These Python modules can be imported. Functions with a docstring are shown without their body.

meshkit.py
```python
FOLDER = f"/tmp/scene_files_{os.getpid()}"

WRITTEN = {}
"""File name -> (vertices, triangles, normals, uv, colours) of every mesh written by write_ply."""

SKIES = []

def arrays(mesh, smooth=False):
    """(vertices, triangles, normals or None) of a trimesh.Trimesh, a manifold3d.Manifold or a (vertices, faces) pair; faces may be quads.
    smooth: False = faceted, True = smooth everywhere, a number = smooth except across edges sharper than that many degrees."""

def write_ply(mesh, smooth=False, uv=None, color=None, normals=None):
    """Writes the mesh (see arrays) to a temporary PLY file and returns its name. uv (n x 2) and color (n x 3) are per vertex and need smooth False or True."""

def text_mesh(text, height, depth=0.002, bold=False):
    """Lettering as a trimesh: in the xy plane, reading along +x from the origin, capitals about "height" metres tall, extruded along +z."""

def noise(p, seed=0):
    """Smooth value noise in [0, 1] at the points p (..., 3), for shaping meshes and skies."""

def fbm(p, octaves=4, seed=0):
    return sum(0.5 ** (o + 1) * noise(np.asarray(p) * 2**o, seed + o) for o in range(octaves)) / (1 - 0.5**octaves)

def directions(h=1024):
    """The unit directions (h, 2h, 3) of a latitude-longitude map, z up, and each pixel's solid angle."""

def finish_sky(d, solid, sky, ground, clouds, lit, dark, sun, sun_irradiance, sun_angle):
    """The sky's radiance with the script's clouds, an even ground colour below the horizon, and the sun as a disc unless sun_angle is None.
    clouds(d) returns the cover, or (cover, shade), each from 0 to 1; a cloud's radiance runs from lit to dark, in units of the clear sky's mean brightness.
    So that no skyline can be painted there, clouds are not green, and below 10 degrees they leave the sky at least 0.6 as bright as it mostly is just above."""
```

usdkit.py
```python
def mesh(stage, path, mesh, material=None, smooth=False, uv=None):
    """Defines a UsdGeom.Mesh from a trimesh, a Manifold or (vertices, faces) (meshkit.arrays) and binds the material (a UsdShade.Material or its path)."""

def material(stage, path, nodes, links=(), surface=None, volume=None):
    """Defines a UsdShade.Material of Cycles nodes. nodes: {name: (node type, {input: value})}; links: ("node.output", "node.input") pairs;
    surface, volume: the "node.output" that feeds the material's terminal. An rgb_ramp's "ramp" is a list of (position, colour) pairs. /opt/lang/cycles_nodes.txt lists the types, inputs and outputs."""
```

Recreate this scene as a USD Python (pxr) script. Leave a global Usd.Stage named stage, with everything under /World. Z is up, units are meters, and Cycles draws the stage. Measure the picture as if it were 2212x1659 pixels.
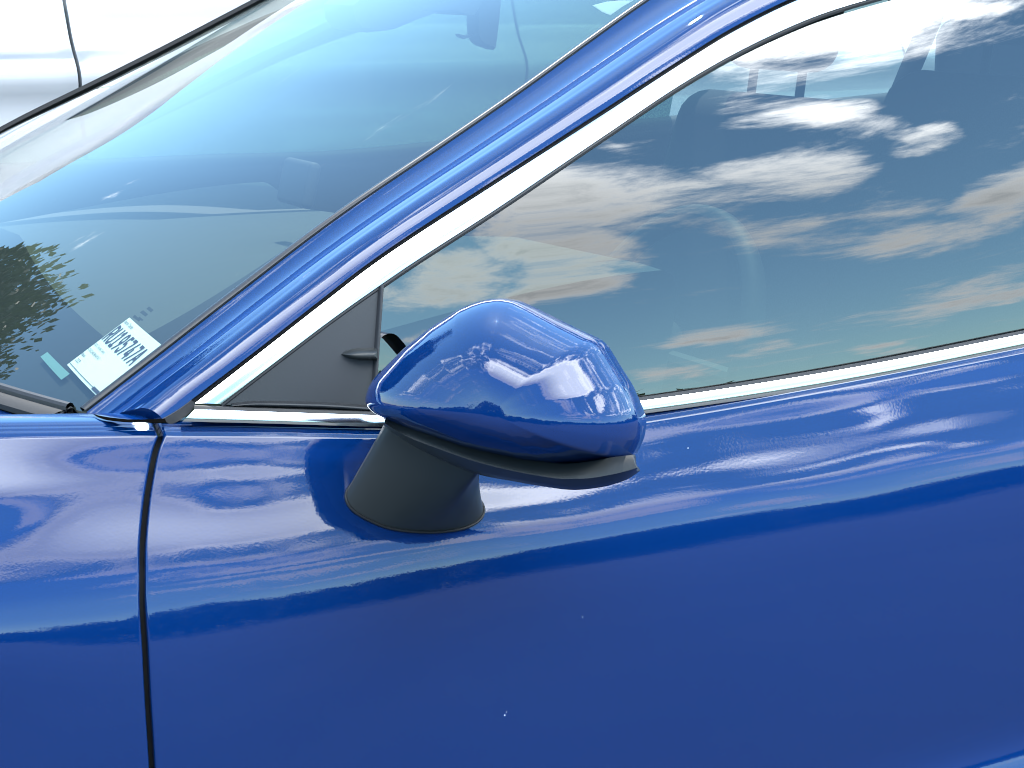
import math, random
import numpy as np, trimesh, usdkit, meshkit
from pxr import Usd, UsdGeom, UsdLux, UsdShade, Gf, Sdf, Vt

stage = Usd.Stage.CreateInMemory()
UsdGeom.SetStageUpAxis(stage, UsdGeom.Tokens.z)
UsdGeom.SetStageMetersPerUnit(stage, 1.0)
UsdGeom.Xform.Define(stage, '/World')
UsdGeom.Scope.Define(stage, '/World/Looks')
rng = np.random.default_rng(7)

# ------------------------------------------------------------------ camera, sky, sun
# x runs to the rear of the blue car, y across it (away from the camera), z up
PSI, PITCH, DIST, FOC = math.radians(28), math.radians(12), 1.60, 1.84
TARGET = np.array([0.0, -0.12, 0.98])
F = np.array([math.sin(PSI) * math.cos(PITCH), math.cos(PSI) * math.cos(PITCH), -math.sin(PITCH)])
R = np.array([math.cos(PSI), -math.sin(PSI), 0.0])
U = np.cross(R, F)
CAM = TARGET - DIST * F
EXPOSURE = 1.55
SUN = np.array([0.24, 0.40, 0.885]); SUN /= np.linalg.norm(SUN)
SKY_STRENGTH = 0.10

cam = UsdGeom.Camera.Define(stage, '/World/camera')
m4 = Gf.Matrix4d(*R, 0, *U, 0, *(-F), 0, *CAM, 1)
UsdGeom.Xformable(cam).AddTransformOp().Set(m4)
cam.CreateHorizontalApertureAttr(36.0)
cam.CreateVerticalApertureAttr(27.0)
cam.CreateFocalLengthAttr(36.0 * FOC)
cam.CreateClippingRangeAttr(Gf.Vec2f(0.05, 2000))
cam.CreateExposureAttr(EXPOSURE)

PW, PH = 2212.0, 1659.0
def ray(p):
    u, v = p
    d = F + R * ((u - PW / 2) / (PW * FOC)) + U * ((PH / 2 - v) / (PW * FOC))
    return d / np.linalg.norm(d)
def project(P):
    q = np.asarray(P) - CAM
    k = q @ F
    return np.stack([PW / 2 + PW * FOC * (q @ R) / k, PH / 2 - PW * FOC * (q @ U) / k], -1)
def densify(pts, n):
    """n points along a smooth curve through the points"""
    from scipy.interpolate import PchipInterpolator
    p = np.asarray(pts, float)
    s = np.r_[0, np.cumsum(np.linalg.norm(np.diff(p, axis=0), axis=1))]
    f = [PchipInterpolator(s, p[:, k])(np.linspace(0, s[-1], n)) for k in range(p.shape[1])]
    return np.stack(f, -1)
def smooth1(v, n=9):
    k = np.hanning(n + 2)[1:-1]; k /= k.sum()
    return np.convolve(np.pad(v, n // 2, mode='reflect', reflect_type='odd'), k, 'valid')
def hit(p, ysurf):
    """where the view ray of a measured point meets the surface y = ysurf(x, z)"""
    d = ray(p)
    f = lambda t: float((CAM + t * d)[1] - ysurf(*(CAM + t * d)[[0, 2]]))
    t0, t1 = 1.6, 1.9; f0, f1 = f(t0), f(t1)
    for _ in range(14):
        if abs(f1) < 1e-9 or f1 == f0: break
        t2 = min(max(t1 - f1 * (t1 - t0) / (f1 - f0), 0.5), 8.0)
        t0, f0, t1 = t1, f1, t2; f1 = f(t1)
    return CAM + t1 * d

# ------------------------------------------------------------------ sky with clouds
def refl(P, n):
    d = np.asarray(P) - CAM; d /= np.linalg.norm(d)
    return d - 2 * (d @ n) * n
def sky_material(blobs):
    N, L = {}, []
    N['tc'] = ('texture_coordinate', {})
    N['sky'] = ('sky_texture', {'sky_type': 'single_scattering', 'sun_disc': False, 'sun_elevation': math.asin(SUN[2]),
                                'sun_rotation': math.atan2(SUN[0], SUN[1]), 'air_density': 1.5, 'aerosol_density': 0.3, 'ozone_density': 3.0})
    # cloud-layer coordinates: direction over (height + c)
    N['sep'] = ('separate_xyz', {}); L.append(('tc.generated', 'sep.vector'))
    N['zc'] = ('math', {'math_type': 'maximum', 'value2': 0.0}); L.append(('sep.z', 'zc.value1'))
    N['zd'] = ('math', {'math_type': 'add', 'value2': 0.16}); L.append(('zc.value', 'zd.value1'))
    N['px'] = ('math', {'math_type': 'divide'}); L += [('sep.x', 'px.value1'), ('zd.value', 'px.value2')]
    N['py'] = ('math', {'math_type': 'divide'}); L += [('sep.y', 'py.value1'), ('zd.value', 'py.value2')]
    N['pl'] = ('combine_xyz', {}); L += [('px.value', 'pl.x'), ('py.value', 'pl.y')]
    N['n1'] = ('noise_texture', {'scale': 5.0, 'detail': 12, 'roughness': 0.70, 'distortion': 0.3}); L.append(('pl.vector', 'n1.vector'))
    N['n0'] = ('noise_texture', {'scale': 0.75, 'detail': 3, 'roughness': 0.5}); L.append(('pl.vector', 'n0.vector'))
    N['w1'] = ('noise_texture', {'scale': 5.0, 'detail': 6, 'roughness': 0.6}); L.append(('tc.generated', 'w1.vector'))
    N['w2'] = ('vector_math', {'math_type': 'multiply_add', 'vector2': (0.16, 0.16, 0.09), 'vector3': (-0.08, -0.08, -0.045)}); L.append(('w1.color', 'w2.vector1'))
    N['wd'] = ('vector_math', {'math_type': 'add'}); L += [('tc.generated', 'wd.vector1'), ('w2.vector', 'wd.vector2')]
    N['f0'] = ('math', {'math_type': 'multiply_add', 'value2': 2.4, 'value3': CLOUD_BIAS}); L.append(('n0.fac', 'f0.value1'))
    # a cloud bank high on the near side: white along its lower edge, grey and thick above
    N['ebz'] = ('map_range', {'range_type': 'linear', 'clamp': True, 'from_min': 0.592, 'from_max': 0.65, 'to_min': -0.4, 'to_max': 3.2}); L.append(('sep.z', 'ebz.value'))
    N['ebt'] = ('map_range', {'range_type': 'smoothstep', 'clamp': True, 'from_min': 0.96, 'from_max': 0.83, 'to_min': 0.0, 'to_max': 1.0}); L.append(('sep.z', 'ebt.value'))
    N['eby'] = ('map_range', {'range_type': 'smoothstep', 'clamp': True, 'from_min': -0.1, 'from_max': -0.5, 'to_min': 0.0, 'to_max': 1.0}); L.append(('sep.y', 'eby.value'))
    N['ebm'] = ('math', {'math_type': 'multiply'}); L += [('ebt.result', 'ebm.value1'), ('eby.result', 'ebm.value2')]
    N['eb'] = ('math', {'math_type': 'multiply'}); L += [('ebz.result', 'eb.value1'), ('ebm.value', 'eb.value2')]
    N['f1'] = ('math', {'math_type': 'add'}); L += [('f0.value', 'f1.value1'), ('eb.value', 'f1.value2')]
    N['wcd'] = ('vector_math', {'math_type': 'dot_product', 'vector2': (-0.10, 0.84, 0.53)}); L.append(('tc.generated', 'wcd.vector1'))
    N['wc'] = ('map_range', {'range_type': 'smoothstep', 'clamp': True, 'from_min': 0.70, 'from_max': 0.92, 'to_min': 0.0, 'to_max': -2.0}); L.append(('wcd.value', 'wc.value'))
    N['f2'] = ('math', {'math_type': 'add'}); L += [('f1.value', 'f2.value1'), ('wc.result', 'f2.value2')]
    last = 'f2.value'
    for i, (c, e1, w1, e2, w2, amp) in enumerate(blobs):
        N[f'a{i}'] = ('vector_math', {'math_type': 'dot_product', 'vector2': tuple(e1 / w1)}); L.append(('wd.vector', f'a{i}.vector1'))
        N[f'b{i}'] = ('vector_math', {'math_type': 'dot_product', 'vector2': tuple(e2 / w2)}); L.append(('wd.vector', f'b{i}.vector1'))
        N[f'c{i}'] = ('math', {'math_type': 'multiply'}); L += [(f'a{i}.value', f'c{i}.value1'), (f'a{i}.value', f'c{i}.value2')]
        N[f'd{i}'] = ('math', {'math_type': 'multiply_add'}); L += [(f'b{i}.value', f'd{i}.value1'), (f'b{i}.value', f'd{i}.value2'), (f'c{i}.value', f'd{i}.value3')]
        N[f'e{i}'] = ('math', {'math_type': 'multiply_add', 'value2': -amp, 'value3': amp}); L.append((f'd{i}.value', f'e{i}.value1'))
        N[f'm{i}'] = ('math', {'math_type': 'maximum'}); L += [(f'e{i}.value', f'm{i}.value1'), (last, f'm{i}.value2')]
        last = f'm{i}.value'
    N['lim'] = ('math', {'math_type': 'maximum', 'value2': -1.2}); L.append((last, 'lim.value1'))
    N['sum'] = ('math', {'math_type': 'multiply_add', 'value2': 8.0, 'value3': -4.0}); L.append(('n1.fac', 'sum.value1'))
    N['add'] = ('math', {'math_type': 'add'}); L += [('sum.value', 'add.value1'), ('lim.value', 'add.value2')]
    N['cov'] = ('map_range', {'range_type': 'smoothstep', 'clamp': True, 'from_min': -0.35, 'from_max': 2.0}); L.append(('add.value', 'cov.value'))
    # thick parts are shaded grey, thin parts and rims are white
    N['n2'] = ('noise_texture', {'scale': 5.0, 'detail': 6, 'roughness': 0.6}); L.append(('pl.vector', 'n2.vector'))
    N['th'] = ('math', {'math_type': 'multiply_add', 'value2': 1.3, 'value3': -0.65}); L.append(('n2.fac', 'th.value1'))
    N['ta'] = ('math', {'math_type': 'add'}); L += [('th.value', 'ta.value1'), ('add.value', 'ta.value2')]
    N['tm'] = ('map_range', {'range_type': 'smoothstep', 'clamp': True, 'from_min': 0.9, 'from_max': 2.9}); L.append(('ta.value', 'tm.value'))
    N['cc'] = ('mix', {'color1': CLOUD_LIT, 'color2': CLOUD_DARK}); L.append(('tm.result', 'cc.fac'))
    N['ds'] = ('vector_math', {'math_type': 'dot_product', 'vector2': tuple(SUN)}); L.append(('tc.generated', 'ds.vector1'))
    N['dm'] = ('map_range', {'range_type': 'smoothstep', 'clamp': True, 'from_min': 0.16, 'from_max': 0.5, 'to_min': 1.0, 'to_max': 4.6}); L.append(('ds.value', 'dm.value'))
    N['cb'] = ('vector_math', {'math_type': 'scale'}); L += [('cc.color', 'cb.vector1'), ('dm.result', 'cb.scale')]
    N['st'] = ('vector_math', {'math_type': 'multiply', 'vector2': (1.0, 1.30, 1.38)}); L.append(('sky.color', 'st.vector1'))
    N['mx'] = ('mix', {}); L += [('cov.result', 'mx.fac'), ('st.vector', 'mx.color1'), ('cb.vector', 'mx.color2')]
    N['bg'] = ('background_shader', {'strength': SKY_STRENGTH}); L.append(('mx.color', 'bg.color'))
    return usdkit.material(stage, '/World/Looks/sky', N, L, surface='bg.background')
CLOUD_BIAS = -1.5
CLOUD_LIT, CLOUD_DARK = (8.3, 8.6, 8.7), (5.0, 5.4, 5.7)

sun = UsdLux.DistantLight.Define(stage, '/World/sun')
sun.CreateIntensityAttr(0.9); sun.CreateAngleAttr(0.5); sun.CreateNormalizeAttr(True); sun.CreateColorAttr(Gf.Vec3f(1, 0.95, 0.87))
z = SUN; xx = np.cross([0, 0, 1], z); xx /= np.linalg.norm(xx); yy = np.cross(z, xx)
UsdGeom.Xformable(sun).AddTransformOp().Set(Gf.Matrix4d(*xx, 0, *yy, 0, *z, 0, 0, 0, 10, 1))

# ------------------------------------------------------------------ materials
def mat(name, nodes, links=(), surface='p.BSDF'):
    return usdkit.material(stage, '/World/Looks/' + name, nodes, links, surface=surface)
def plain(name, col, rough=0.5, metallic=0.0, noise=0.0, scale=60, bump=0.0, **kw):
    n = {'p': ('principled_bsdf', {'base_color': col, 'roughness': rough, 'metallic': metallic, **kw})}; l = []
    if noise or bump:
        n['g'] = ('geometry', {}); n['n'] = ('noise_texture', {'scale': scale, 'detail': 4}); l.append(('g.position', 'n.vector'))
    if noise:
        n['r'] = ('rgb_ramp', {'ramp': [(0.3, tuple(c * (1 - noise) for c in col)), (0.7, tuple(c * (1 + noise) for c in col))]}); l += [('n.fac', 'r.fac'), ('r.color', 'p.base_color')]
    if bump:
        n['b'] = ('bump', {'distance': bump, 'strength': 1.0}); l += [('n.fac', 'b.height'), ('b.normal', 'p.normal')]
    return mat(name, n, l)
def paint(name, col, peel=0.00002, dust=True, metallic=0.0, rough=0.5, spec=0.0):
    n = {'g': ('geometry', {}),
         'n': ('noise_texture', {'scale': 420, 'detail': 1}), 'b': ('bump', {'distance': peel, 'strength': 1.0}),
         'n3': ('noise_texture', {'scale': 5, 'detail': 1}), 'b3': ('bump', {'distance': 0.0007, 'strength': 1.0}),
         'fl': ('noise_texture', {'scale': 2600, 'detail': 0}),
         'fr': ('rgb_ramp', {'ramp': [(0.25, tuple(c * 0.86 for c in col)), (0.75, tuple(c * 1.14 for c in col))]}),
         'p': ('principled_bsdf', {'base_color': col, 'roughness': rough, 'metallic': metallic, 'specular_ior_level': spec, 'coat_weight': 1.0, 'coat_roughness': 0.012, 'coat_ior': 1.80})}
    l = [('g.position', 'n.vector'), ('g.position', 'n3.vector'), ('g.position', 'fl.vector'), ('n3.fac', 'b3.height'), ('b3.normal', 'b.normal'), ('n.fac', 'b.height'), ('b.normal', 'p.coat_normal'),
         ('fl.fac', 'fr.fac'), ('fr.color', 'p.base_color')]
    return mat(name, n, l)
def pane(name, tint, f0):
    """thin window glass: both faces reflect, alike from inside and outside"""
    return mat(name, {'t': ('transparent_bsdf', {'color': tint}), 'g': ('glossy_bsdf', {'color': (1, 1, 1), 'roughness': 0.0}), 'w': ('layer_weight', {'blend': 0.5}),
                      'q': ('math', {'math_type': 'power', 'value2': 5.0}), 'f': ('math', {'math_type': 'multiply_add', 'value2': 1 - f0, 'value3': f0}), 'm': ('mix_closure', {})},
               [('w.facing', 'q.value1'), ('q.value', 'f.value1'), ('f.value', 'm.fac'), ('t.BSDF', 'm.closure1'), ('g.BSDF', 'm.closure2')], surface='m.closure')
M = {}
M['blue'] = paint('blue_metallic_paint', (0.0005, 0.0120, 0.062))
M['white'] = paint('white_paint', (0.30, 0.305, 0.315))
M['chrome'] = plain('polished_trim', (0.96, 0.96, 0.96), 0.14, 1.0)
M['black'] = plain('black_plastic', (0.012, 0.0135, 0.016), 0.42, noise=0.12, scale=900, bump=0.00003)
M['mirror_black'] = plain('satin_black_plastic', (0.021, 0.023, 0.0235), 0.34, noise=0.1, scale=1200, bump=0.00002)
M['rubber'] = plain('rubber_seal', (0.012, 0.012, 0.014), 0.5)
M['moulding'] = plain('windshield_moulding', (0.016, 0.019, 0.024), 0.3)
M['dark'] = plain('dark_underbody', (0.006, 0.006, 0.007), 0.8)
M['gap'] = mat('open_gap', {'p': ('diffuse_bsdf', {'color': (0.002, 0.002, 0.002)})}, surface='p.BSDF')
M['side_glass'] = pane('side_glass', (0.30, 0.42, 0.40), 0.18)
M['far_glass'] = pane('far_side_glass', (0.145, 0.25, 0.19), 0.06)
M['windshield'] = pane('windshield_glass', (0.59, 0.68, 0.62), 0.105)
M['frit'] = plain('ceramic_band', (0.008, 0.009, 0.012), 0.6)
M['trim_dark'] = plain('cabin_dark', (0.010, 0.010, 0.011), 0.7, noise=0.15, scale=300)
M['seat'] = plain('seat_fabric', (0.035, 0.036, 0.04), 0.9, noise=0.3, scale=500)
M['dash'] = plain('dashboard_skin', (0.085, 0.092, 0.090), 0.8, specular_ior_level=0.05, noise=0.1, scale=700, bump=0.0001)
M['liner'] = plain('headliner', (0.25, 0.25, 0.24), 0.95)
M['paper'] = plain('white_paper', (0.82, 0.83, 0.82), 0.7)
M['ink'] = plain('dark_ink', (0.02, 0.015, 0.05), 0.6)
M['mirror_glass'] = plain('mirror_glass', (0.85, 0.87, 0.88), 0.01, 1.0)
M['cowl'] = plain('cowl_plastic', (0.014, 0.015, 0.017), 0.7)
M['slot'] = plain('number_slot_tint', (0.16, 0.30, 0.30), 0.5)
M['tag'] = plain('pale_tag', (0.75, 0.85, 0.82), 0.7)
M['tyre'] = plain('tyre_rubber', (0.02, 0.02, 0.02), 0.85)
M['rim'] = plain('rim_alloy', (0.5, 0.5, 0.52), 0.3, 1.0)
M['suv_glass'] = mat('suv_glass', {'p': ('principled_bsdf', {'base_color': (0.015, 0.02, 0.02), 'roughness': 0.02, 'ior': 1.7})})
n = {'g': ('geometry', {}), 'n': ('noise_texture', {'scale': 160, 'detail': 5}), 'n2': ('noise_texture', {'scale': 1.3, 'detail': 4}),
     'r': ('rgb_ramp', {'ramp': [(0.3, (0.014, 0.015, 0.017)), (0.7, (0.034, 0.036, 0.038))]}), 'r2': ('rgb_ramp', {'ramp': [(0.3, (0.8, 0.8, 0.8)), (0.7, (1.1, 1.1, 1.08))]}),
     'mm': ('mix', {'mix_type': 'multiply', 'fac': 1.0}), 'b': ('bump', {'distance': 0.004}), 'p': ('principled_bsdf', {'roughness': 0.9})}
M['asphalt'] = mat('asphalt', n, [('g.position', 'n.vector'), ('g.position', 'n2.vector'), ('n.fac', 'r.fac'), ('n2.fac', 'r2.fac'), ('r.color', 'mm.color1'), ('r2.color', 'mm.color2'), ('mm.color', 'p.base_color'), ('n.fac', 'b.height'), ('b.normal', 'p.normal')])
M['bark'] = plain('bark', (0.10, 0.075, 0.05), 0.9, noise=0.3, scale=20)
M['leaf'] = mat('leaf', {'g': ('geometry', {}), 'r': ('rgb_ramp', {'ramp': [(0, (0.010, 0.020, 0.007)), (1, (0.034, 0.052, 0.018))]}), 'p': ('principled_bsdf', {'roughness': 0.6}), 't': ('translucent_bsdf', {'color': (0.03, 0.05, 0.01)}), 'm': ('mix_closure', {'fac': 0.25})},
                [('g.random_per_island', 'r.fac'), ('r.color', 'p.base_color'), ('p.BSDF', 'm.closure1'), ('t.BSDF', 'm.closure2')], surface='m.closure')

# ------------------------------------------------------------------ scene-object helpers
used = {}
def numbered(parent, name):
    k = used.get((parent, name), 0); used[(parent, name)] = k + 1
    return f'{parent}/{name}' + (f'_{k:03d}' if k else '')
def ptag(prim, label=None, cat=None, group=None, kind=None):
    for k, v in (('label', label), ('category', cat), ('group', group), ('kind', kind)):
        if v: prim.SetCustomDataByKey(k, v)
    return prim
def obj(name, mesh, m, parent='/World', smooth=30, **tags):
    if not isinstance(parent, str): parent = str(parent.GetPath())
    g = usdkit.mesh(stage, numbered(parent, name), mesh, M[m], smooth=smooth)
    return ptag(g.GetPrim(), **tags)
def thing(name, label, cat, loc=(0, 0, 0), rz=0.0, group=None):
    x = UsdGeom.Xform.Define(stage, numbered('/World', name))
    x.AddTranslateOp().Set(Gf.Vec3d(*map(float, loc)))
    if rz: x.AddRotateZOp().Set(math.degrees(rz))
    return ptag(x.GetPrim(), label, cat, group)
def grid(P, flip=False):
    P = np.asarray(P); a, b = P.shape[:2]
    i = np.arange(a * b).reshape(a, b)
    q = np.stack([i[:-1, :-1], i[1:, :-1], i[1:, 1:], i[:-1, 1:]], -1).reshape(-1, 4)
    if flip: q = q[:, ::-1]
    f = np.vstack([q[:, [0, 1, 2]], q[:, [0, 2, 3]]])
    return trimesh.Trimesh(P.reshape(-1, 3), f, process=False)
def face_cam(mesh):
    c, nrm = mesh.triangles_center, mesh.face_normals
    if ((CAM - c) * nrm).sum() < 0: mesh.invert()
    return mesh
def cat_(*ms): return trimesh.util.concatenate(list(ms))
def mirror_y(mesh):
    v = np.array(mesh.vertices); v[:, 1] = WIDTH - v[:, 1]
    return trimesh.Trimesh(v, np.array(mesh.faces)[:, ::-1], process=False)
def strip(A, B, n=8, bulge=0.0, edge=0.006):
    """a raised strip between the curves A and B: rounded over the width, with turned-in edges"""
    A, B = np.asarray(A), np.asarray(B)
    T = np.gradient(0.5 * (A + B), axis=0); W = B - A
    Nn = np.cross(T, W); Nn /= np.linalg.norm(Nn, axis=1, keepdims=True)
    if ((CAM - A) * Nn).sum() < 0: Nn = -Nn
    rows = [A - Nn * edge]
    for t in np.linspace(0, 1, n + 1):
        prof = bulge * (1 - abs(2 * t - 1) ** 2.5)
        rows.append(A + W * t + Nn * prof)
    rows.append(B - Nn * edge)
    return face_cam(grid(np.stack(rows, 1)))
def tube(path, r, n=10):
    path = np.asarray(path, float); r = np.broadcast_to(r, len(path))
    T = np.gradient(path, axis=0); T /= np.linalg.norm(T, axis=1, keepdims=True)
    ref = np.array([0.3, 0.2, 0.93]); a = np.cross(T, ref); a /= np.linalg.norm(a, axis=1, keepdims=True); b = np.cross(T, a)
    th = np.linspace(0, 2 * np.pi, n + 1)
    P = path[:, None] + r[:, None, None] * (np.cos(th)[None, :, None] * a[:, None] + np.sin(th)[None, :, None] * b[:, None])
    return grid(P)
def rbox(c, size, r=0.02, rot=None):
    import manifold3d
    s = np.asarray(size) / 2 - r
    ms = []
    for q in np.ndindex(2, 2, 2):
        k = trimesh.creation.icosphere(2, r); k.apply_translation((np.array(q) * 2 - 1) * s); ms.append(k)
    h = trimesh.convex.convex_hull(cat_(*ms))
    if rot is not None: h.apply_transform(rot)
    h.apply_translation(c)
    return h
WIDTH = 1.64

# ------------------------------------------------------------------ the blue car: measured curves
belt_top = [(-500, 905), (0, 893), (300, 884), (421, 884), (600, 890), (819, 897), (1000, 902), (1130, 898), (1383, 866), (1790, 803), (2212, 721), (2700, 620), (3300, 500)]
belt_bot = [(-500, 925), (0, 915), (300, 908), (394, 908), (600, 913), (754, 917), (830, 920), (1000, 924), (1130, 922), (1383, 892), (1790, 832), (2212, 750), (2700, 652), (3300, 535)]
ridge_px = [(-600, 957), (0, 946), (180, 944), (345, 942), (569, 943), (819, 948), (1000, 949), (1130, 946), (1391, 913), (1790, 845), (2212, 762), (2700, 664), (3300, 545)]
term_px = [(-600, 1420), (0, 1396), (330, 1363), (737, 1278), (1050, 1213), (1371, 1164), (1752, 1105), (2212, 1016), (2700, 915), (3300, 795)]
gap_px = [(357, 922), (350, 940), (340, 962), (327, 1020), (315, 1100), (308, 1200), (308, 1290), (313, 1380), (319, 1500), (329, 1659), (336, 1800), (345, 2100), (352, 2600)]
def yB(x):
    """plan line of the side at the belt: straight along the doors, drawn in towards the front"""
    x = np.asarray(x, float); k, x0, x1 = 0.26, 0.12, -0.42
    d = np.maximum(0, x0 - x); dm = x0 - x1
    y = np.where(d < dm, k * d * d, k * dm * dm + 2 * k * dm * (d - dm) - 0.30 * np.maximum(d - dm, 0) ** 2)
    return 0.03 + y
def trace(px, ys, n=160):
    return np.array([hit(p, ys) for p in densify(px, n)])
bt = trace(belt_top, lambda x, z: float(yB(x)))
def zB(x): return np.interp(x, bt[:, 0], smooth1(bt[:, 2], 15))
def G(x, z):
    """the glass and frame side, leaning inwards and curved"""
    h = z - zB(x)
    return yB(x) + 0.20 * h + 0.42 * h * h
rg = trace(ridge_px, lambda x, z: float(yB(x)) - 0.022)
zr_s = smooth1(rg[:, 2], 15)
def zR(x): return np.interp(x, rg[:, 0], zr_s)
def yR(x): return yB(x) - 0.022

# section: lean of the surface (degrees above horizontal that it faces) against the place between ridge (0) and the reflected skyline (1)
LEAN = [(0.0, 27.5), (0.05, 25.5), (0.11, 23.6), (0.16, 25), (0.22, 27.6), (0.28, 27.4), (0.40, 30), (0.49, 31.5), (0.57, 30.6), (0.64, 28), (0.69, 27.2), (0.74, 24), (0.78, 22.4), (0.815, 19.2), (0.85, 17.2), (0.89, 16.6), (0.94, 13.6), (1.0, 11.0)]
LOW = [(0.0, 11.5), (0.02, 8.5), (0.05, 5.0), (0.11, 2.0), (0.20, -1.0), (0.27, -3.0), (0.30, 2), (0.33, 24), (0.36, 20), (0.40, 0), (0.50, -10), (0.60, -20)]
NS, NL = 130, 90
LEFT_DROP = 1.0
from scipy.interpolate import PchipInterpolator
LEANF = PchipInterpolator(*zip(*LEAN))
def section(x, sT):
    """y and z down the side at station x"""
    s1 = np.linspace(0, 1, NS); t1 = LEANF(s1); t1 = np.radians(t1 - LEFT_DROP * np.clip((0.1 - x) / 0.4, 0, 1) * np.exp(-((s1 - 0.48) / 0.2) ** 2))
    d = sT / (NS - 1)
    y1 = np.r_[0, np.cumsum(np.sin((t1[1:] + t1[:-1]) / 2) * d)]; z1 = np.r_[0, np.cumsum(np.cos((t1[1:] + t1[:-1]) / 2) * d)]
    s2 = np.linspace(0, 0.60, NL); t2 = np.radians(np.interp(s2, *zip(*LOW))); d2 = 0.60 / (NL - 1)
    y2 = np.cumsum(np.sin((t2[1:] + t2[:-1]) / 2) * d2); z2 = np.cumsum(np.cos((t2[1:] + t2[:-1]) / 2) * d2)
    return yR(x) - np.r_[y1, y1[-1] + y2], zR(x) - np.r_[z1, z1[-1] + z2]
tp = np.array(term_px, float)
def solve_sT(x):
    lo, hi = 0.03, 0.4
    for _ in range(40):
        mid = (lo + hi) / 2
        y, zz = section(x, mid)
        u, v = project([x, y[NS - 1], zz[NS - 1]])
        if v < np.interp(u, tp[:, 0], tp[:, 1]): lo = mid
        else: hi = mid
    return lo
XS = np.linspace(-1.05, 1.5, 256)
SEC = []
sTs = np.array([solve_sT(x) for x in XS]); sTs = smooth1(smooth1(sTs, 31), 31)
for x, s in zip(XS, sTs): SEC.append(np.stack(section(x, s), -1))
SEC = np.array(SEC)                                     # station, place, (y, z)
def bumps(x, z):
    """the swell over the wheel arch and slow waves of the pressed sheet"""
    b = 0.0085 * np.exp(-(((x + 0.43) / 0.075) ** 2 + ((z - 0.895) / 0.032) ** 2))
    b = b + 0.010 * np.exp(-(((x + 0.52) / 0.14) ** 2 + ((z - 0.80) / 0.07) ** 2))
    b = b + 0.0004 * np.sin(x * 21 + z * 40) * np.exp(-((z - 0.86) / 0.05) ** 2) + 0.0010 * np.exp(-(((x + 0.2) / 0.05) ** 2 + ((z - 0.885) / 0.02) ** 2))
    return b
# smoothed across the section so that the lean runs on without kinks
def side_grid(xa, xb, n, front=None, back=None):
    """the body side between two edges; an edge is an x or a function of the place"""
    rows = SEC.shape[1]
    fx = np.full(rows, xa) if front is None else front
    bx = np.full(rows, xb) if back is None else back
    tt = np.linspace(0, 1, n)
    X = fx[None, :] + (bx - fx)[None, :] * tt[:, None]
    Y = np.empty_like(X); Z = np.empty_like(X)
    for k in range(rows):
        Y[:, k] = np.interp(X[:, k], XS, SEC[:, k, 0]); Z[:, k] = np.interp(X[:, k], XS, SEC[:, k, 1])
    Y = Y - bumps(X, Z)
    return np.stack([X, Y, Z], -1)
def Sside(x, z):
    i = np.clip(np.searchsorted(XS, x) - 1, 0, len(XS) - 2); t = (x - XS[i]) / (XS[i + 1] - XS[i])
    s = SEC[i] * (1 - t) + SEC[i + 1] * t
    return float(np.interp(z, s[::-1, 1], s[::-1, 0])) - float(bumps(x, z))
gp = np.array([hit(p, lambda x, z: Sside(x, z)) for p in densify(gap_px, 120)])
o = np.argsort(gp[:, 2]); gz, gx = gp[o, 2], gp[o, 0]
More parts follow.
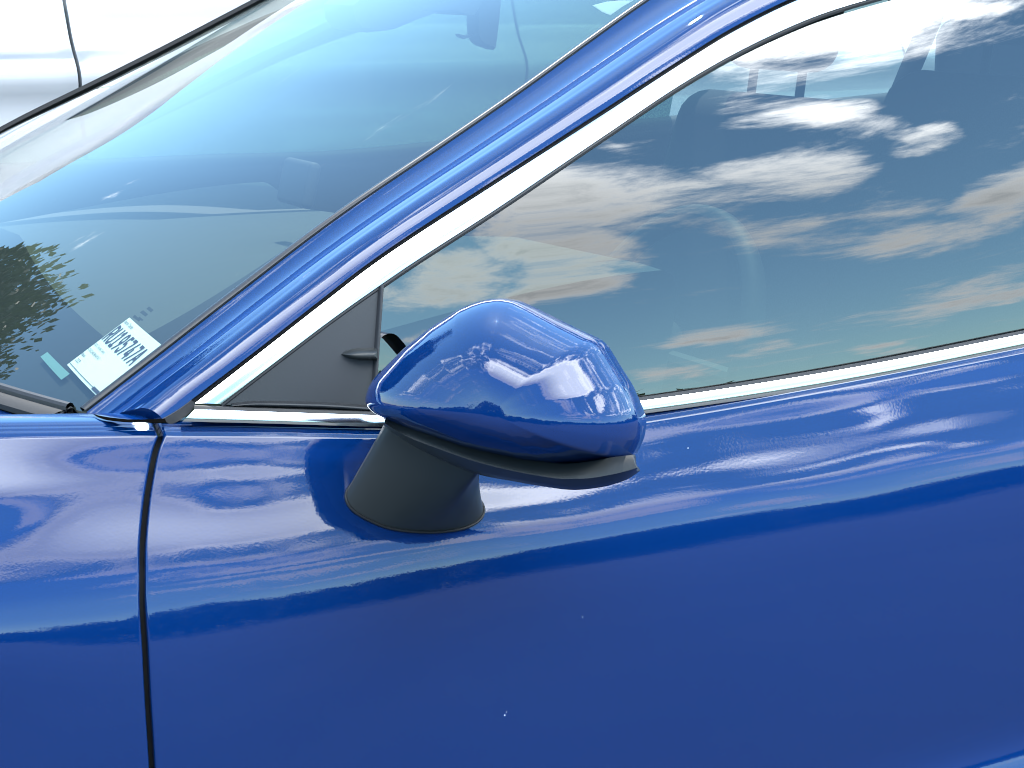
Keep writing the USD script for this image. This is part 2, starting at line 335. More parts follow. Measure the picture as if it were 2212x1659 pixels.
# x of the fender-door gap at every place of the section
gap_x = np.empty(SEC.shape[1])
for k in range(SEC.shape[1]):
    x = -0.45
    for _ in range(8): x = np.interp(np.interp(x, XS, SEC[:, k, 1]), gz, gx)
    gap_x[k] = x
gap_x = smooth1(gap_x, 9)
GAPW = 0.0024
def turned(P, first=True, depth=0.016, r=0.0025):
    """adds a rounded edge that turns into the car along the first or last row"""
    e = P[0] if first else P[-1]; inn = P[1] if first else P[-2]
    w = inn - e; w /= np.linalg.norm(w, axis=1, keepdims=True)
    T = np.gradient(e, axis=0); T /= np.linalg.norm(T, axis=1, keepdims=True)
    Nn = np.cross(T, w); Nn /= np.linalg.norm(Nn, axis=1, keepdims=True)
    if (Nn[:, 1]).sum() > 0: Nn = -Nn
    add = []
    for a in np.radians([75, 60, 45, 30, 15]):
        add.append(e + w * r * (1 - math.sin(a)) - Nn * r * (1 - math.cos(a)))
    add = add[::-1]                                   # from the surface outwards
    base = e + w * r
    rows = [base] + add + [e - Nn * r, e - Nn * depth]
    body = P[1:] if first else P[:-1]
    rows = np.array(rows)
    return np.concatenate([rows[::-1], body]) if first else np.concatenate([body, rows])

car = thing('blue_car', 'glossy metallic blue car close up, with blue door mirror and bright window trim', 'car')

# ---- door
door = turned(side_grid(0, 1.22, 150, front=gap_x + GAPW))
# the roll above the ridge: two fine beads, then tucked in under the trim
def beads(P):
    top = P[:, 0]
    rows = []
    for dy, dz in [(0.030, 0.0175), (0.0215, 0.0165), (0.0165, 0.0150), (0.0135, 0.0118), (0.0125, 0.0105), (0.0112, 0.0108), (0.0092, 0.0096), (0.0076, 0.0070), (0.0062, 0.0066), (0.0046, 0.0058), (0.0030, 0.0036), (0.0012, 0.0016)]:
        rows.append(top + np.array([0, dy, dz * 0.62]))
    return np.concatenate([np.stack(rows, 1), P], 1)
front_door = obj('front_door', face_cam(grid(beads(door))), 'blue', car, smooth=True)
# ---- fender, running up over its crease to the top by the windshield
fend = turned(side_grid(-1.04, 0, 120, back=gap_x - GAPW), first=False)
def fender_top(P):
    top = P[:, 0]; rows = []
    for dy, dz in [(0.062, -0.006), (0.060, 0.008), (0.056, 0.0150), (0.050, 0.0170), (0.04, 0.0178), (0.028, 0.0172), (0.0205, 0.0160), (0.0165, 0.0150), (0.0135, 0.0120), (0.0125, 0.0105), (0.0112, 0.0108), (0.0092, 0.0096), (0.0076, 0.0070), (0.0062, 0.0066), (0.0046, 0.0058), (0.0030, 0.0036), (0.0012, 0.0016)]:
        rows.append(top + np.array([0, dy, dz * 0.62]))
    return np.concatenate([np.stack(rows, 1), P], 1)
obj('fender', face_cam(grid(fender_top(fend))), 'blue', car, smooth=True)
# ---- dark structure behind the gap
back_ = side_grid(-1.04, 1.22, 60)
obj('inner_body', face_cam(grid(back_ + np.array([0, 0.018, -0.004]))), 'dark', car, smooth=True)

# ---- trims, frame and glass of the door
def onG(px, n, off=0.0):
    return np.array([hit(p, lambda x, z: float(G(x, z)) - off) for p in densify(px, n)])
chU = [(421, 871), (500, 808), (620, 713), (796, 576), (847, 552 - 13), (1071, 403 - 12), (1304, 250 - 6), (1475, 134), (1591, 63), (1735, 0), (1920, -62), (2200, -118), (2600, -165)]
chU = [(421, 871), (560, 763), (700, 653), (796, 579), (847, 543), (1071, 397), (1304, 247), (1475, 136), (1591, 65), (1735, -5), (1920, -70), (2200, -128), (2600, -180)]
chL = [(477, 873), (600, 778), (730, 680), (821, 616), (878, 577), (1071, 452), (1304, 294), (1475, 180), (1580, 119), (1675, 72), (1775, 30), (1871, 0), (2050, -45), (2250, -82), (2600, -125)]
A_, B_ = onG(chU, 120, 0.003), onG(chL, 120, 0.0065)
obj('window_trim', strip(A_, B_, 8, 0.0012), 'chrome', front_door)
sealpx = [(u + 3, v + 7) for u, v in chL[:]]
obj('window_seal', strip(B_ + np.array([0, 0.002, 0]), onG([(p[0] + 5, p[1] + 9) for p in chL], 120, 0.0), 3, 0.002), 'rubber', front_door)
C_, D_ = trace([p for p in belt_top if p[0] >= 421], lambda x, z: float(yB(x)) - 0.012), trace([(u, v + 2.5) for u, v in belt_bot if u >= 394 and u != 754], lambda x, z: float(yB(x)) - 0.016)
obj('belt_trim', strip(C_, D_, 8, 0.0012), 'chrome', front_door)
obj('belt_seal', strip(trace([(u, v - 2.0) for u, v in belt_top if u >= 421], lambda x, z: float(yB(x)) - 0.004), C_ + np.array([0, 0.002, 0]), 4, 0.003), 'rubber', front_door)

def sheet_on(px, surf, step=0.012, off=0.0):
    """a filled sheet over a measured outline, following the surface y = surf(x, z)"""
    from shapely.geometry import Polygon
    from shapely import constrained_delaunay_triangles
    pts = np.array([hit(p, lambda x, z: float(surf(x, z)) - off) for p in px])
    P = Polygon(pts[:, [0, 2]]).buffer(0)
    v, f = trimesh.creation.triangulate_polygon(P, engine='earcut')
    me = trimesh.Trimesh(np.c_[v[:, 0], np.zeros(len(v)), v[:, 1]], f)
    vv, ff = trimesh.remesh.subdivide_to_size(me.vertices, me.faces, step)
    vv[:, 1] = [float(surf(a, b)) - off for a, b in vv[:, [0, 2]]]
    me = trimesh.Trimesh(vv, ff, process=True)
    return face_cam(me)
# side glass as a grid on the surface so that reflections run smoothly
sailx = onG([(821, 616), (810, 777), (803, 892)], 20)
XG = np.linspace(sailx[:, 0].min() - 0.004, 1.25, 140); HG = np.linspace(-0.02, 0.50, 60)
gl = np.array([[[x, float(G(x, zB(x) + h)), zB(x) + h] for h in HG] for x in XG])
topz = None
cl = onG(chL, 200)
def lim(x): return np.interp(x, cl[:, 0], cl[:, 2])
gl = []
for x in XG:
    h1 = max(lim(x) - zB(x) + 0.008, 0.0)
    gl.append([[x, float(G(x, zB(x) + h)) + 0.004, zB(x) + h] for h in np.linspace(-0.025, h1, 60)])
side_pane = face_cam(grid(np.array(gl)))
obj('side_window', side_pane, 'side_glass', front_door, smooth=True)
sail_px = [(484, 874), (600, 783), (730, 684), (823, 613), (818, 680), (811, 777), (804, 887), (640, 882)]
sail = obj('sail_panel', sheet_on(sail_px, G, 0.02, 0.0035), 'black', front_door)
sb = onG([(500, 872), (560, 866), (680, 868), (803, 876)], 40, 0.0045)
obj('lower_bead', strip(sb, onG([(500, 877), (560, 879), (680, 883), (803, 890)], 40, 0.004), 6, 0.005), 'black', sail)
obj('division_bar', strip(onG([(822, 616), (811, 777), (803, 890)], 30, 0.007), onG([(829, 612), (818, 777), (810, 890)], 30, 0.006), 6, 0.002), 'rubber', sail)
# small fin that stands out from the sail panel
fc = densify([(737, 765), (750, 757), (775, 752), (812, 751), (812, 776), (775, 776), (750, 772), (737, 765)], 48)
fp = np.array([hit(p, lambda x, z: float(G(x, z)) - 0.004) for p in fc]); c = fp.mean(0); c[0] += 0.008
fin = []
for s in np.linspace(1, 0, 9):
    fin.append(c + (fp - c) * s + np.array([0, -0.011 * math.sqrt(1 - s * s), 0]))
obj('fin', face_cam(grid(np.array(fin))), 'mirror_black', sail, smooth=50)

# ---- pillar between the door frame and the windshield
plE = [(187, 890), (333, 777), (500, 644), (710, 491), (970, 312), (1131, 202), (1271, 95), (1404, 0), (1560, -95), (1800, -215), (2200, -330)]
plE = [(187, 890), (333, 777), (500, 647), (737, 467), (971, 308), (1131, 197), (1271, 95), (1404, 0), (1560, -98), (1800, -215), (2200, -330)]
plU = [(353, 907), (385, 886), (414, 863), (556, 755), (696, 645), (792, 571), (843, 535), (1067, 389), (1300, 239), (1471, 128), (1587, 57), (1731, -13), (1916, -80), (2196, -138), (2596, -190)]
NP = 140
PU = onG(plU, NP, 0.003)
pe = densify(plE, NP)
PE = np.array([hit(p, lambda x, z, k=k: 0.078 + 0.03 * (k / NP) + PU[k, 1]) for k, p in enumerate(pe)])
PE = np.stack([smooth1(PE[:, k], 11) for k in range(3)], -1)
rows = []
tang = np.gradient(PE, axis=0); tang /= np.linalg.norm(tang, axis=1, keepdims=True)
for t in np.linspace(0, 1, 41):
    upG = np.array([0, 0.33, 0.94])
    perp = upG - (tang @ upG)[:, None] * tang; perp /= np.linalg.norm(perp, axis=1, keepdims=True)
    inn = np.array([-0.10, 0.74, 0.66])
    perp2 = inn - (tang @ inn)[:, None] * tang; perp2 /= np.linalg.norm(perp2, axis=1, keepdims=True)
    Lw = np.linalg.norm(PE - PU, axis=1, keepdims=True)
    P1 = PU + perp * Lw * 0.42; P2 = PE - perp2 * Lw * 0.38
    rows.append((1 - t) ** 3 * PU + 3 * t * (1 - t) ** 2 * P1 + 3 * t * t * (1 - t) * P2 + t ** 3 * PE)
PIL = np.stack(rows, 1)
# soft crease along the pillar
prof = np.array([0.0012 * math.exp(-((t - 0.52) / 0.05) ** 2) - 0.0010 * math.exp(-((t - 0.36) / 0.06) ** 2) for t in np.linspace(0, 1, 41)])
PIL = PIL + prof[None, :, None] * np.array([0, -0.6, 0.8])
edge_in = np.stack([PU + np.array([0, 0.020, -0.004]), PU + np.array([0, 0.002, -0.0015])], 1)
PILg = np.concatenate([edge_in, PIL, (PE + np.array([0.0, 0.002, -0.012]))[:, None]], 1)
bot = PILg[:1] + np.array([0.002, 0.012, -0.014])
PILg = np.concatenate([bot, PILg])
pillar = obj('pillar', face_cam(grid(PILg)), 'blue', car, smooth=50)
idx = np.linspace(0, 119, NP)
A_n = np.stack([np.interp(idx, np.arange(120), A_[:, j]) for j in range(3)], -1)
obj('pillar_seal', strip(PU + np.array([0, 0.012, 0.002]), A_n + np.array([0, 0.008, -0.002]), 3, 0.0), 'rubber', pillar)
def on_top(px, lift):
    out = []
    for p in densify(px, 30):
        q = CAM + ray(p) * ((0.948 - CAM[2]) / ray(p)[2])
        zt = float(zR(q[0])) + 0.0112 + lift
        out.append(CAM + ray(p) * ((zt - CAM[2]) / ray(p)[2]))
    return np.array(out)
obj('foot_gap', strip(on_top([(200, 894), (233, 901), (290, 906), (356, 904)], 0.0012), on_top([(206, 898), (233, 907), (290, 912), (360, 913)], 0.0006), 3, 0.0, 0.0004), 'gap', pillar)
fg = onG([(350, 906), (385, 886), (414, 865)], 20, 0.006); fh = onG([(368, 917), (396, 903), (424, 872)], 20, 0.005)
obj('foot_gap', strip(fg, fh, 3, 0.0, 0.003), 'rubber', pillar)

# ---- windshield: near edge as measured, bowed forwards across the car
e0 = PE + np.array([0, 0.004, -0.001])
WB, WT = 0.14, 0.10
def wsurf(k, v):
    """point of the windshield: k along the pillar (0..1), v across (0 near, 1 far)"""
    i = np.clip(k, 0, 1) * (NP - 1); a = np.stack([np.interp(i, np.arange(NP), e0[:, j]) for j in range(3)], -1)
    w = 1 - np.abs(1 - 2 * v) ** 2.3
    Bf = WB + (WT - WB) * k
    P = a.copy(); P[..., 1] = a[..., 1] + v * (WIDTH - 2 * a[..., 1])
    P[..., 0] -= Bf * w
    P[..., 2] += (0.015 - 0.035 * np.clip(k / 0.8, 0, 1) ** 2 * (3 - 2 * np.clip(k / 0.8, 0, 1))) * w
    return P
kk, vv = np.meshgrid(np.linspace(-0.0, 0.95, 110), np.linspace(0, 1, 110), indexing='ij')
WS = wsurf(kk, vv)
windshield = obj('windshield', face_cam(grid(WS)), 'windshield', car, smooth=True)
wtree_n = None
def wnormal(k, v):
    e = 1e-3
    a = wsurf(np.array(k + e), np.array(v)) - wsurf(np.array(k - e), np.array(v)); b = wsurf(np.array(k), np.array(v + e)) - wsurf(np.array(k), np.array(v - e))
    nn = np.cross(a, b); nn /= np.linalg.norm(nn)
    return nn if nn[2] > 0 else -nn
from scipy.optimize import least_squares
def wpix(p):
    """(k, v) of the windshield point seen at a measured point"""
    best = None
    for k0, v0 in ((0.1, 0.1), (0.3, 0.3), (0.5, 0.2), (0.2, 0.6)):
        r_ = least_squares(lambda q: project(wsurf(np.array(q[0]), np.array(q[1]))) - np.array(p), (k0, v0), bounds=([0, 0], [1, 1]))
        if best is None or r_.cost < best.cost - 1e-6: best = r_
    return best.x
# black moulding along the near edge
mo = wsurf(np.linspace(0, 0.95, NP), np.full(NP, 0.0)) + np.array([0, 0.0, 0.002]); mi = wsurf(np.linspace(0, 0.95, NP), np.full(NP, 0.0050)) + np.array([0, 0, 0.003])
obj('moulding', strip(mo, mi, 4, 0.0015), 'moulding', windshield)
mf = wsurf(np.linspace(0, 0.95, NP), np.full(NP, 1.0)) + np.array([0, 0.020, -0.004]); mg = wsurf(np.linspace(0, 0.95, NP), np.full(NP, 0.987)) + np.array([0, 0, 0.005])
obj('moulding', strip(mf, mg, 4, 0.002), 'dark', windshield)
# ceramic bands printed on the inside
bandk = 0.16
kb, vb = np.meshgrid(np.linspace(0.0, 1, 30), np.linspace(0, 1, 60), indexing='ij')
lowband = lambda v: 0.085 + 0.0 * v
qa, qb = wpix((222, 716)), wpix((37, 494))
def band_top(v): return np.interp(v, [0, qa[1], qb[1], 0.5, 1], [qa[0] * 0.98, qa[0], qb[0], qb[0] * 1.02, qa[0]])
kl = kb * band_top(vb)
obj('ceramic_band', face_cam(grid(wsurf(kl, vb) + np.array([0.004, 0, -0.008]))), 'frit', windshield, smooth=True)
ks, vs = np.meshgrid(np.linspace(0.1, 0.95, 120), np.linspace(0, 1, 4), indexing='ij')
for far in (0, 1):
    wd = (0.030 * np.exp(-((ks - 0.1) / 0.10)) + 0.013) * vs * (0.4 if far else 1.0)
    obj('ceramic_band', face_cam(grid(wsurf(ks, wd if not far else 1 - wd * 1.0) + np.array([0.004, 0, -0.008]))), 'frit', windshield, smooth=True)

exec_debug = False
# ---- mirrored far side, roof, cabin
obj('far_pillar', mirror_y(grid(PILg + np.array([0.03, 0, -0.07]))), 'blue', car, smooth=50)
obj('far_door', mirror_y(grid(beads(door))), 'blue', car, smooth=True)
obj('far_window', mirror_y(side_pane), 'far_glass', car, smooth=True)
obj('far_window_trim', mirror_y(strip(A_, B_, 4, 0.003)), 'rubber', car)
rf = []
xs = np.linspace(0, 1, 30)
near = PU[-1]; topE = e0[int(0.94 * NP):]
kx = np.linspace(0.93, 1.0, 12)
roof = np.concatenate([wsurf(*np.meshgrid(kx, np.linspace(0, 1, 40), indexing='ij')), (wsurf(np.full(40, 1.0), np.linspace(0, 1, 40))[None] + np.linspace(0.05, 1.3, 20)[:, None, None] * np.array([1, 0, 0.01]))])
roof[:, :, 2] += 0.004
obj('roof', grid(roof), 'blue', car, smooth=True)
obj('headliner', grid(roof + np.array([0.02, 0, -0.03])), 'liner', car, smooth=True)
# rear bulkhead, floor
obj('cabin_floor', trimesh.creation.box(extents=(2.6, 1.36, 0.05), transform=trimesh.transformations.translation_matrix((0.6, 0.82, 0.32))), 'dark', car)
obj('rear_shelf', rbox((2.0, 0.82, 0.8), (0.4, 1.36, 0.9), 0.05), 'trim_dark', car)

# ---- hood and cowl
hy = np.linspace(0.30, 1.54, 30)
hx = np.linspace(-1.05, -0.0, 30)
base_edge = wsurf(np.zeros(60), np.linspace(0, 1, 60))
hood = []
for v in np.linspace(0, 1, 60):
    e = wsurf(np.array(0.0), np.array(v)) + np.array([-0.020, 0, 0.003])
    row = []
    for s in np.linspace(0, 1, 16):
        xq = e[0] - s * 0.6; w = 4 * v * (1 - v)
        row.append([xq, max(e[1], float(yR(xq)) + 0.062) if v < 0.5 else min(e[1], WIDTH - float(yR(xq)) - 0.062), e[2] - 0.012 - 0.06 * s - 0.05 * s * s - 0.004 + 0.02 * w * s])
    hood.append(row)
obj('hood', face_cam(grid(np.array(hood))), 'blue', car, smooth=True)
ce = wsurf(np.zeros(80), np.linspace(0.012, 1, 80))
cowl = obj('cowl', strip(ce + np.array([0.0, 0, 0.0]), ce + np.array([-0.022, 0, -0.006]), 4, 0.002), 'cowl', car)
obj('windshield_seal', tube(ce + np.array([-0.002, 0, 0.001]), 0.005), 'rubber', windshield)

# ------------------------------------------------------------------ door mirror
MN = np.array([-0.74, -0.65, 0.15]); MN /= np.linalg.norm(MN)
MC = np.array([0.0, -0.12, 0.98])
def onM(p, off=0.0):
    d = ray(p); return CAM + d * (((MC + MN * off - CAM) @ MN) / (d @ MN))
def z5(pts): return [((1250 + a / 1.3829) * 0.548611, (1050 + b / 1.3829) * 0.548611) for a, b in pts]
capo = z5([(280, 720), (300, 650), (330, 600), (390, 540), (500, 430), (640, 320), (800, 220), (870, 193), (930, 178), (1000, 172), (1070, 185), (1150, 222), (1300, 297), (1450, 368), (1520, 400), (1560, 440), (1620, 540), (1690, 650), (1730, 740), (1755, 800), (1765, 850), (1755, 930), (1730, 990), (1700, 1040),
           (1600, 1050), (1500, 1064), (1350, 1074), (1200, 1060), (1000, 1020), (850, 985), (640, 915), (500, 868), (400, 824), (330, 788), (290, 750)])
def loop(pts, n):
    p = np.asarray(pts, float); p = np.vstack([p, p[:1]])
    s = np.r_[0, np.cumsum(np.linalg.norm(np.diff(p, axis=0), axis=1))]
    q = np.linspace(0, s[-1], n, endpoint=False)
    a = np.stack([np.interp(q, s, p[:, k]) for k in range(2)], -1)
    ker = np.hanning(9)[1:-1]; ker /= ker.sum()
    for k in range(2): a[:, k] = np.convolve(np.r_[a[-3:, k], a[:, k], a[:3, k]], ker, 'valid')
    return a
def dome(pix, center, H, k, m, off=0.0, n=220, rings=60, shape=None, back=0.03, plane=onM, Nv=MN):
    lp = loop(pix, n); E = np.array([plane(p, off) for p in lp]); c = plane(center, off)
    rows = [E - Nv * back + (c - E) * 0.05, E - Nv * back * 0.5]
    for s in 1 - np.linspace(0, 1, rings) ** 1.8:
        h = H * (1 - s ** k) ** m
        P = c + (E - c) * s + Nv * h
        if shape is not None: P = P + Nv * shape(lp, s, center)[:, None]
        rows.append(P)
    P = np.array(rows); P = np.concatenate([P, P[:, :1]], 1)
    return face_cam(grid(P))
def cap_shape(lp, s, center):
    q = np.asarray(center) + (lp - np.asarray(center)) * s
    cr = np.array(z5([(200, 520), (540, 452), (900, 470), (1200, 458), (1530, 405), (1800, 380)]))
    cr2 = np.array(z5([(500, 330), (800, 235), (880, 215), (1000, 228), (1250, 290), (1530, 400), (1800, 560)]))
    sp = lambda d, w: w * np.log1p(np.exp(np.clip(d / w, -30, 30)))
    d1 = np.interp(q[:, 0], cr[:, 0], cr[:, 1]) - q[:, 1]; d2 = np.interp(q[:, 0], cr2[:, 0], cr2[:, 1]) - q[:, 1]
    fade = np.clip((1 - s ** 6), 0, 1)
    lower = sp(q[:, 1] - np.interp(q[:, 0], [730, 1080, 1260, 1400], [800, 960, 1010, 960]), 6)
    return -(0.11 * sp(d1, 5) + 0.25 * sp(d2, 3) + 0.10 * lower) * 0.00040 * fade
side_mirror = obj('side_mirror', dome(capo, (1140, 880), 0.085, 2.5, 0.58, n=360, rings=110, shape=cap_shape), 'blue', car, smooth=True)
n_sk = 120
def fan(pts, off): return np.array([onM(p, off) for p in densify(z5(pts), n_sk)])
s_top = [(372, 826), (430, 842), (500, 866), (640, 912), (850, 990), (1000, 1030), (1200, 1072), (1350, 1088), (1500, 1072), (1600, 1054), (1718, 1026)]
s_mid = [(366, 852), (425, 890), (500, 930), (640, 985), (850, 1058), (1000, 1098), (1200, 1138), (1350, 1156), (1450, 1154), (1600, 1132), (1738, 1096)]
s_low = [(368, 866), (420, 910), (500, 962), (640, 1036), (800, 1104), (900, 1138), (1050, 1166), (1200, 1192), (1400, 1216), (1550, 1200), (1650, 1172), (1736, 1118)]
def tip(t): return np.where(t[:, None] < 0.22, 0.25 + 0.75 * np.clip(t[:, None] / 0.22, 0, 1), 1.0)
tt = np.linspace(0, 1, n_sk)
s_top = [(u, v - 14) if 450 < u < 1700 else (u, v) for u, v in s_top]
r_in, r_top, r_mid = fan(s_top, -0.02), fan(s_top, 0.034), fan(s_mid, 0.042)
r_m2, r_low, r_bk = fan(s_mid, 0.040) + (fan(s_low, 0.02) - fan(s_mid, 0.02)) * 0.10, fan(s_low, 0.014), fan(s_low, -0.06)
skirt = np.stack([r_in, r_top - MN * 0.004, r_top, r_top * 0.5 + r_mid * 0.5 + MN * 0.0015, r_mid, r_m2, r_m2 * 0.45 + r_low * 0.55 + MN * 0.003, r_low, r_low - MN * 0.01, r_bk], 1)
end = skirt[-1:]; c_end = end.mean(1, keepdims=True)
skirt = np.concatenate([skirt, c_end + (end - c_end) * 0.9 + R * 0.0008, c_end + (end - c_end) * 0.02 + R * 0.0008])
obj('mirror_skirt', face_cam(grid(skirt)), 'mirror_black', side_mirror, smooth=38)
# foot: from its base on the door up into the head
def onD(p): return hit(p, lambda x, z: Sside(x, z) - 0.001)
base = [onD(p) for p in z5([(145, 1230), (150, 1280), (190, 1330), (260, 1370), (370, 1420), (500, 1440), (640, 1445), (780, 1430), (860, 1400), (905, 1360), (915, 1310), (870, 1250), (700, 1180), (500, 1130), (300, 1130), (190, 1170)])]
top = [onM(p, 0.006) for p in z5([(366, 848), (420, 900), (500, 950), (570, 990), (640, 1026), (720, 1064), (800, 1094), (880, 1126)])] + [onM(p, -0.06) for p in z5([(880, 1110), (800, 1070), (720, 1030), (640, 985), (570, 950), (500, 905), (440, 860), (390, 830)])]
mid = []
def closed(P, n=96):
    P = np.array(P); P = np.vstack([P, P[:1]]); s = np.r_[0, np.cumsum(np.linalg.norm(np.diff(P, axis=0), axis=1))]
    q = np.linspace(0, s[-1], n + 1)[:-1]
    A = np.stack([np.interp(q, s, P[:, k]) for k in range(3)], -1)
    ker = np.hanning(11)[1:-1]; ker /= ker.sum()
    return np.stack([np.convolve(np.r_[A[-4:, k], A[:, k], A[:4, k]], ker, 'valid') for k in range(3)], -1)
ba, to = closed(base), closed(top)
foot = []
for t in np.linspace(0, 1, 30):
    q = t
    P = ba * (1 - q) + to * q
    foot.append(P)
foot = np.array(foot); foot = np.concatenate([foot, foot[:, :1]], 1)
obj('mirror_foot', face_cam(grid(foot)), 'mirror_black', side_mirror, smooth=True)
gsk = np.vstack([ba, ba[:1]]); gsk = gsk + np.array([0, -0.0008, 0])
obj('gasket', tube(gsk, 0.0014, 8), 'rubber', side_mirror, smooth=True)
# specks of dust and chips on the door
for p, r_ in (((1258, 1333), 0.0009), ((1090, 1545), 0.0011), ((1094, 1538), 0.0006), ((1486, 968), 0.0008), ((1660, 1010), 0.0006)):
    q = hit(p, lambda x, z: Sside(x, z)); sp_ = trimesh.creation.icosphere(1, r_ * 0.55); sp_.apply_scale([1, 0.25, 1.2]); sp_.apply_translation(q + np.array([0, -0.0002, 0]))
    obj('speck', sp_, 'paper', front_door)
# reflecting glass at the back of the head
gl_ = loop(capo, 120); E = np.array([onM(p, -0.02) for p in gl_]); c = E.mean(0)
E = c + (E - c) * 0.93
P = np.array([E, c + (E - c) * 0.01]); P = np.concatenate([P, P[:, :1]], 1)
gm = grid(P)
if (gm.face_normals @ MN).sum() > 0: gm.invert()
obj('mirror_glass', gm, 'mirror_glass', side_mirror, smooth=False)

# ------------------------------------------------------------------ cabin
def at_y(p, y):
    d = ray(p); return CAM + d * ((y - CAM[1]) / d[1])
def at_z(p, z):
    d = ray(p); return CAM + d * ((z - CAM[2]) / d[2])
# dashboard: top skin from under the glass to its rear edge, its height along the edge as measured
dedge = np.array([[0.0, 1.00], [0.25, 1.01], [0.55, 1.005], [0.78, 0.98], [1.00, 0.972], [1.13, 0.974], [1.284, 0.966], [1.36, 0.982], [1.446, 0.996], [1.55, 1.002], [1.8, 1.002]])
rowsd = []
for v in np.linspace(0.05, 0.95, 100):
    p0 = wsurf(np.array(0.03), np.array(v)); y = p0[1]
    p0 = p0 + np.array([0.03, 0, -0.016])
    xe = 0.36; ez = float(np.interp(y, dedge[:, 0], dedge[:, 1]))
    row = [p0]
    for t in np.linspace(0.06, 1, 20):
        x = p0[0] + (xe - p0[0]) * t
        row.append([x, y, p0[2] + (ez - p0[2]) * (t * t * (3 - 2 * t))])
    for a in np.linspace(0.3, 1, 4): row.append([xe + 0.02 * math.sin(a * 1.57), y, ez - 0.03 * (1 - math.cos(a * 1.57))])
    row += [[xe + 0.01, y, ez - 0.10], [xe - 0.02, y, ez - 0.22], [xe - 0.25, y, ez - 0.40]]
    rowsd.append(row)
dashboard = obj('dashboard', grid(np.array(rowsd)), 'dash', car, smooth=40)
# inner skin of the far door, up to its sill
sl = np.array([at_y(p, 1.56) for p in [(480, 335), (590, 333), (700, 330), (815, 322), (930, 310)]])
sx = np.linspace(-0.2, 2.6, 40); sz = np.where(sx < sl[-1, 0], np.interp(sx, sl[:, 0], sl[:, 2]), sl[-1, 2] + (sx - sl[-1, 0]) * 0.058)
fd = []
for x, zz in zip(sx, sz): fd.append([[x, 1.605, zz - 0.02], [x, 1.60, zz - 0.004], [x, 1.59, zz], [x, 1.575, zz], [x, 1.56, zz - 0.006], [x, 1.545, zz - 0.03], [x, 1.54, zz - 0.15], [x, 1.52, 0.75], [x, 1.54, 0.35]])
obj('door_trim', grid(np.array(fd)), 'trim_dark', car, smooth=True)
sc = at_y((645, 395), 0.85)
obj('centre_screen', rbox(sc, (0.018, 0.10, 0.062), 0.008, trimesh.transformations.rotation_matrix(0.25, [0, 1, 0])), 'trim_dark', dashboard)
# steering wheel
ang = np.linspace(0, 2 * np.pi, 49)
wc, wr = np.array([0.50, 0.45, 0.86]), 0.185
e1, e2 = np.array([0, 1, 0]), np.array([0.42, 0, 0.91])
sw = obj('steering_wheel', tube(wc + wr * (np.cos(ang)[:, None] * e1 + np.sin(ang)[:, None] * e2), 0.015), 'trim_dark', car, smooth=True)
for a in (0, np.pi, 1.5 * np.pi):
    obj('spoke', tube(np.array([wc, wc + wr * (math.cos(a) * e1 + math.sin(a) * e2)]), 0.014), 'trim_dark', sw)
obj('hub', trimesh.creation.icosphere(3, 0.05).apply_translation(wc), 'trim_dark', sw)
# rear-view mirror and the sensor housing at the top of the glass
ry = 1.02
def flat_at(px, y, th, r=0.0):
    P = np.array([at_y(p, y) for p in px]); c = P.mean(0); out = []
    for s, o in ((0.02, -th), (0.9, -th), (1.0, -th * 0.6), (1.0, th * 0.6), (0.9, th), (0.02, th)):
        out.append(c + (P - c) * s + np.array([0, o, 0]))
    out = np.array(out); out = np.concatenate([out, out[:, :1]], 1)
    m = grid(out); m.fix_normals(); return m
rv = obj('rear_view_mirror', flat_at([(1018, 20), (1020, 78), (1026, 92), (1036, 99), (1048, 103), (1059, 107), (1066, 55), (1072, -10), (1060, -30), (1030, -20)], ry, 0.02), 'trim_dark', car, smooth=40)
obj('tilt_tab', flat_at([(986, 73), (990, 80), (1000, 84), (1012, 81), (1022, 78), (1022, 73), (1005, 77), (995, 75)], ry, 0.008), 'trim_dark', rv, smooth=40)
obj('sensor_housing', flat_at([(716, 10), (720, 40), (737, 62), (775, 69), (815, 65), (870, 42), (930, 21), (958, 19), (985, 31), (1003, 33), (1012, 20), (1022, 0), (1030, -22), (900, -30), (760, -26)], ry, 0.05), 'trim_dark', rv, smooth=40)
# paper tag on the visor
obj('visor_tag', flat_at([(1280, 12), (1300, 26), (1318, 33), (1345, 14), (1368, 1), (1340, 1), (1310, 4)], 0.42, 0.001), 'tag', car)
# seats
def seat(y, hr):
    """hr: measured points (headrest, post, shoulder line) that place it"""
    pass
def make_seat(x, y, zs):
    s_ = obj('seat', cat_(rbox((x - 0.28, y, zs - 0.62), (0.52, 0.50, 0.16), 0.06)), 'seat', car, smooth=40)
    obj('backrest', rbox((x, y, zs - 0.30), (0.13, 0.50, 0.60), 0.062, trimesh.transformations.rotation_matrix(0.30, [0, 1, 0])), 'seat', s_, smooth=40)
    obj('headrest', rbox((x + 0.085, y, zs + 0.115), (0.10, 0.26, 0.17), 0.045, trimesh.transformations.rotation_matrix(0.12, [0, 1, 0])), 'seat', s_, smooth=40)
    for dy in (-0.07, 0.07): obj('headrest_post', tube(np.array([[x + 0.07, y + dy, zs - 0.03], [x + 0.085, y + dy, zs + 0.09]]), 0.008), 'trim_dark', s_)
pp = at_y((1672, 178), 1.18)
make_seat(pp[0] - 0.07, 1.18, pp[2] - 0.01)
dp = at_y((2140, 132), 0.50)
make_seat(dp[0] - 0.02, 0.50, dp[2] - 0.01)
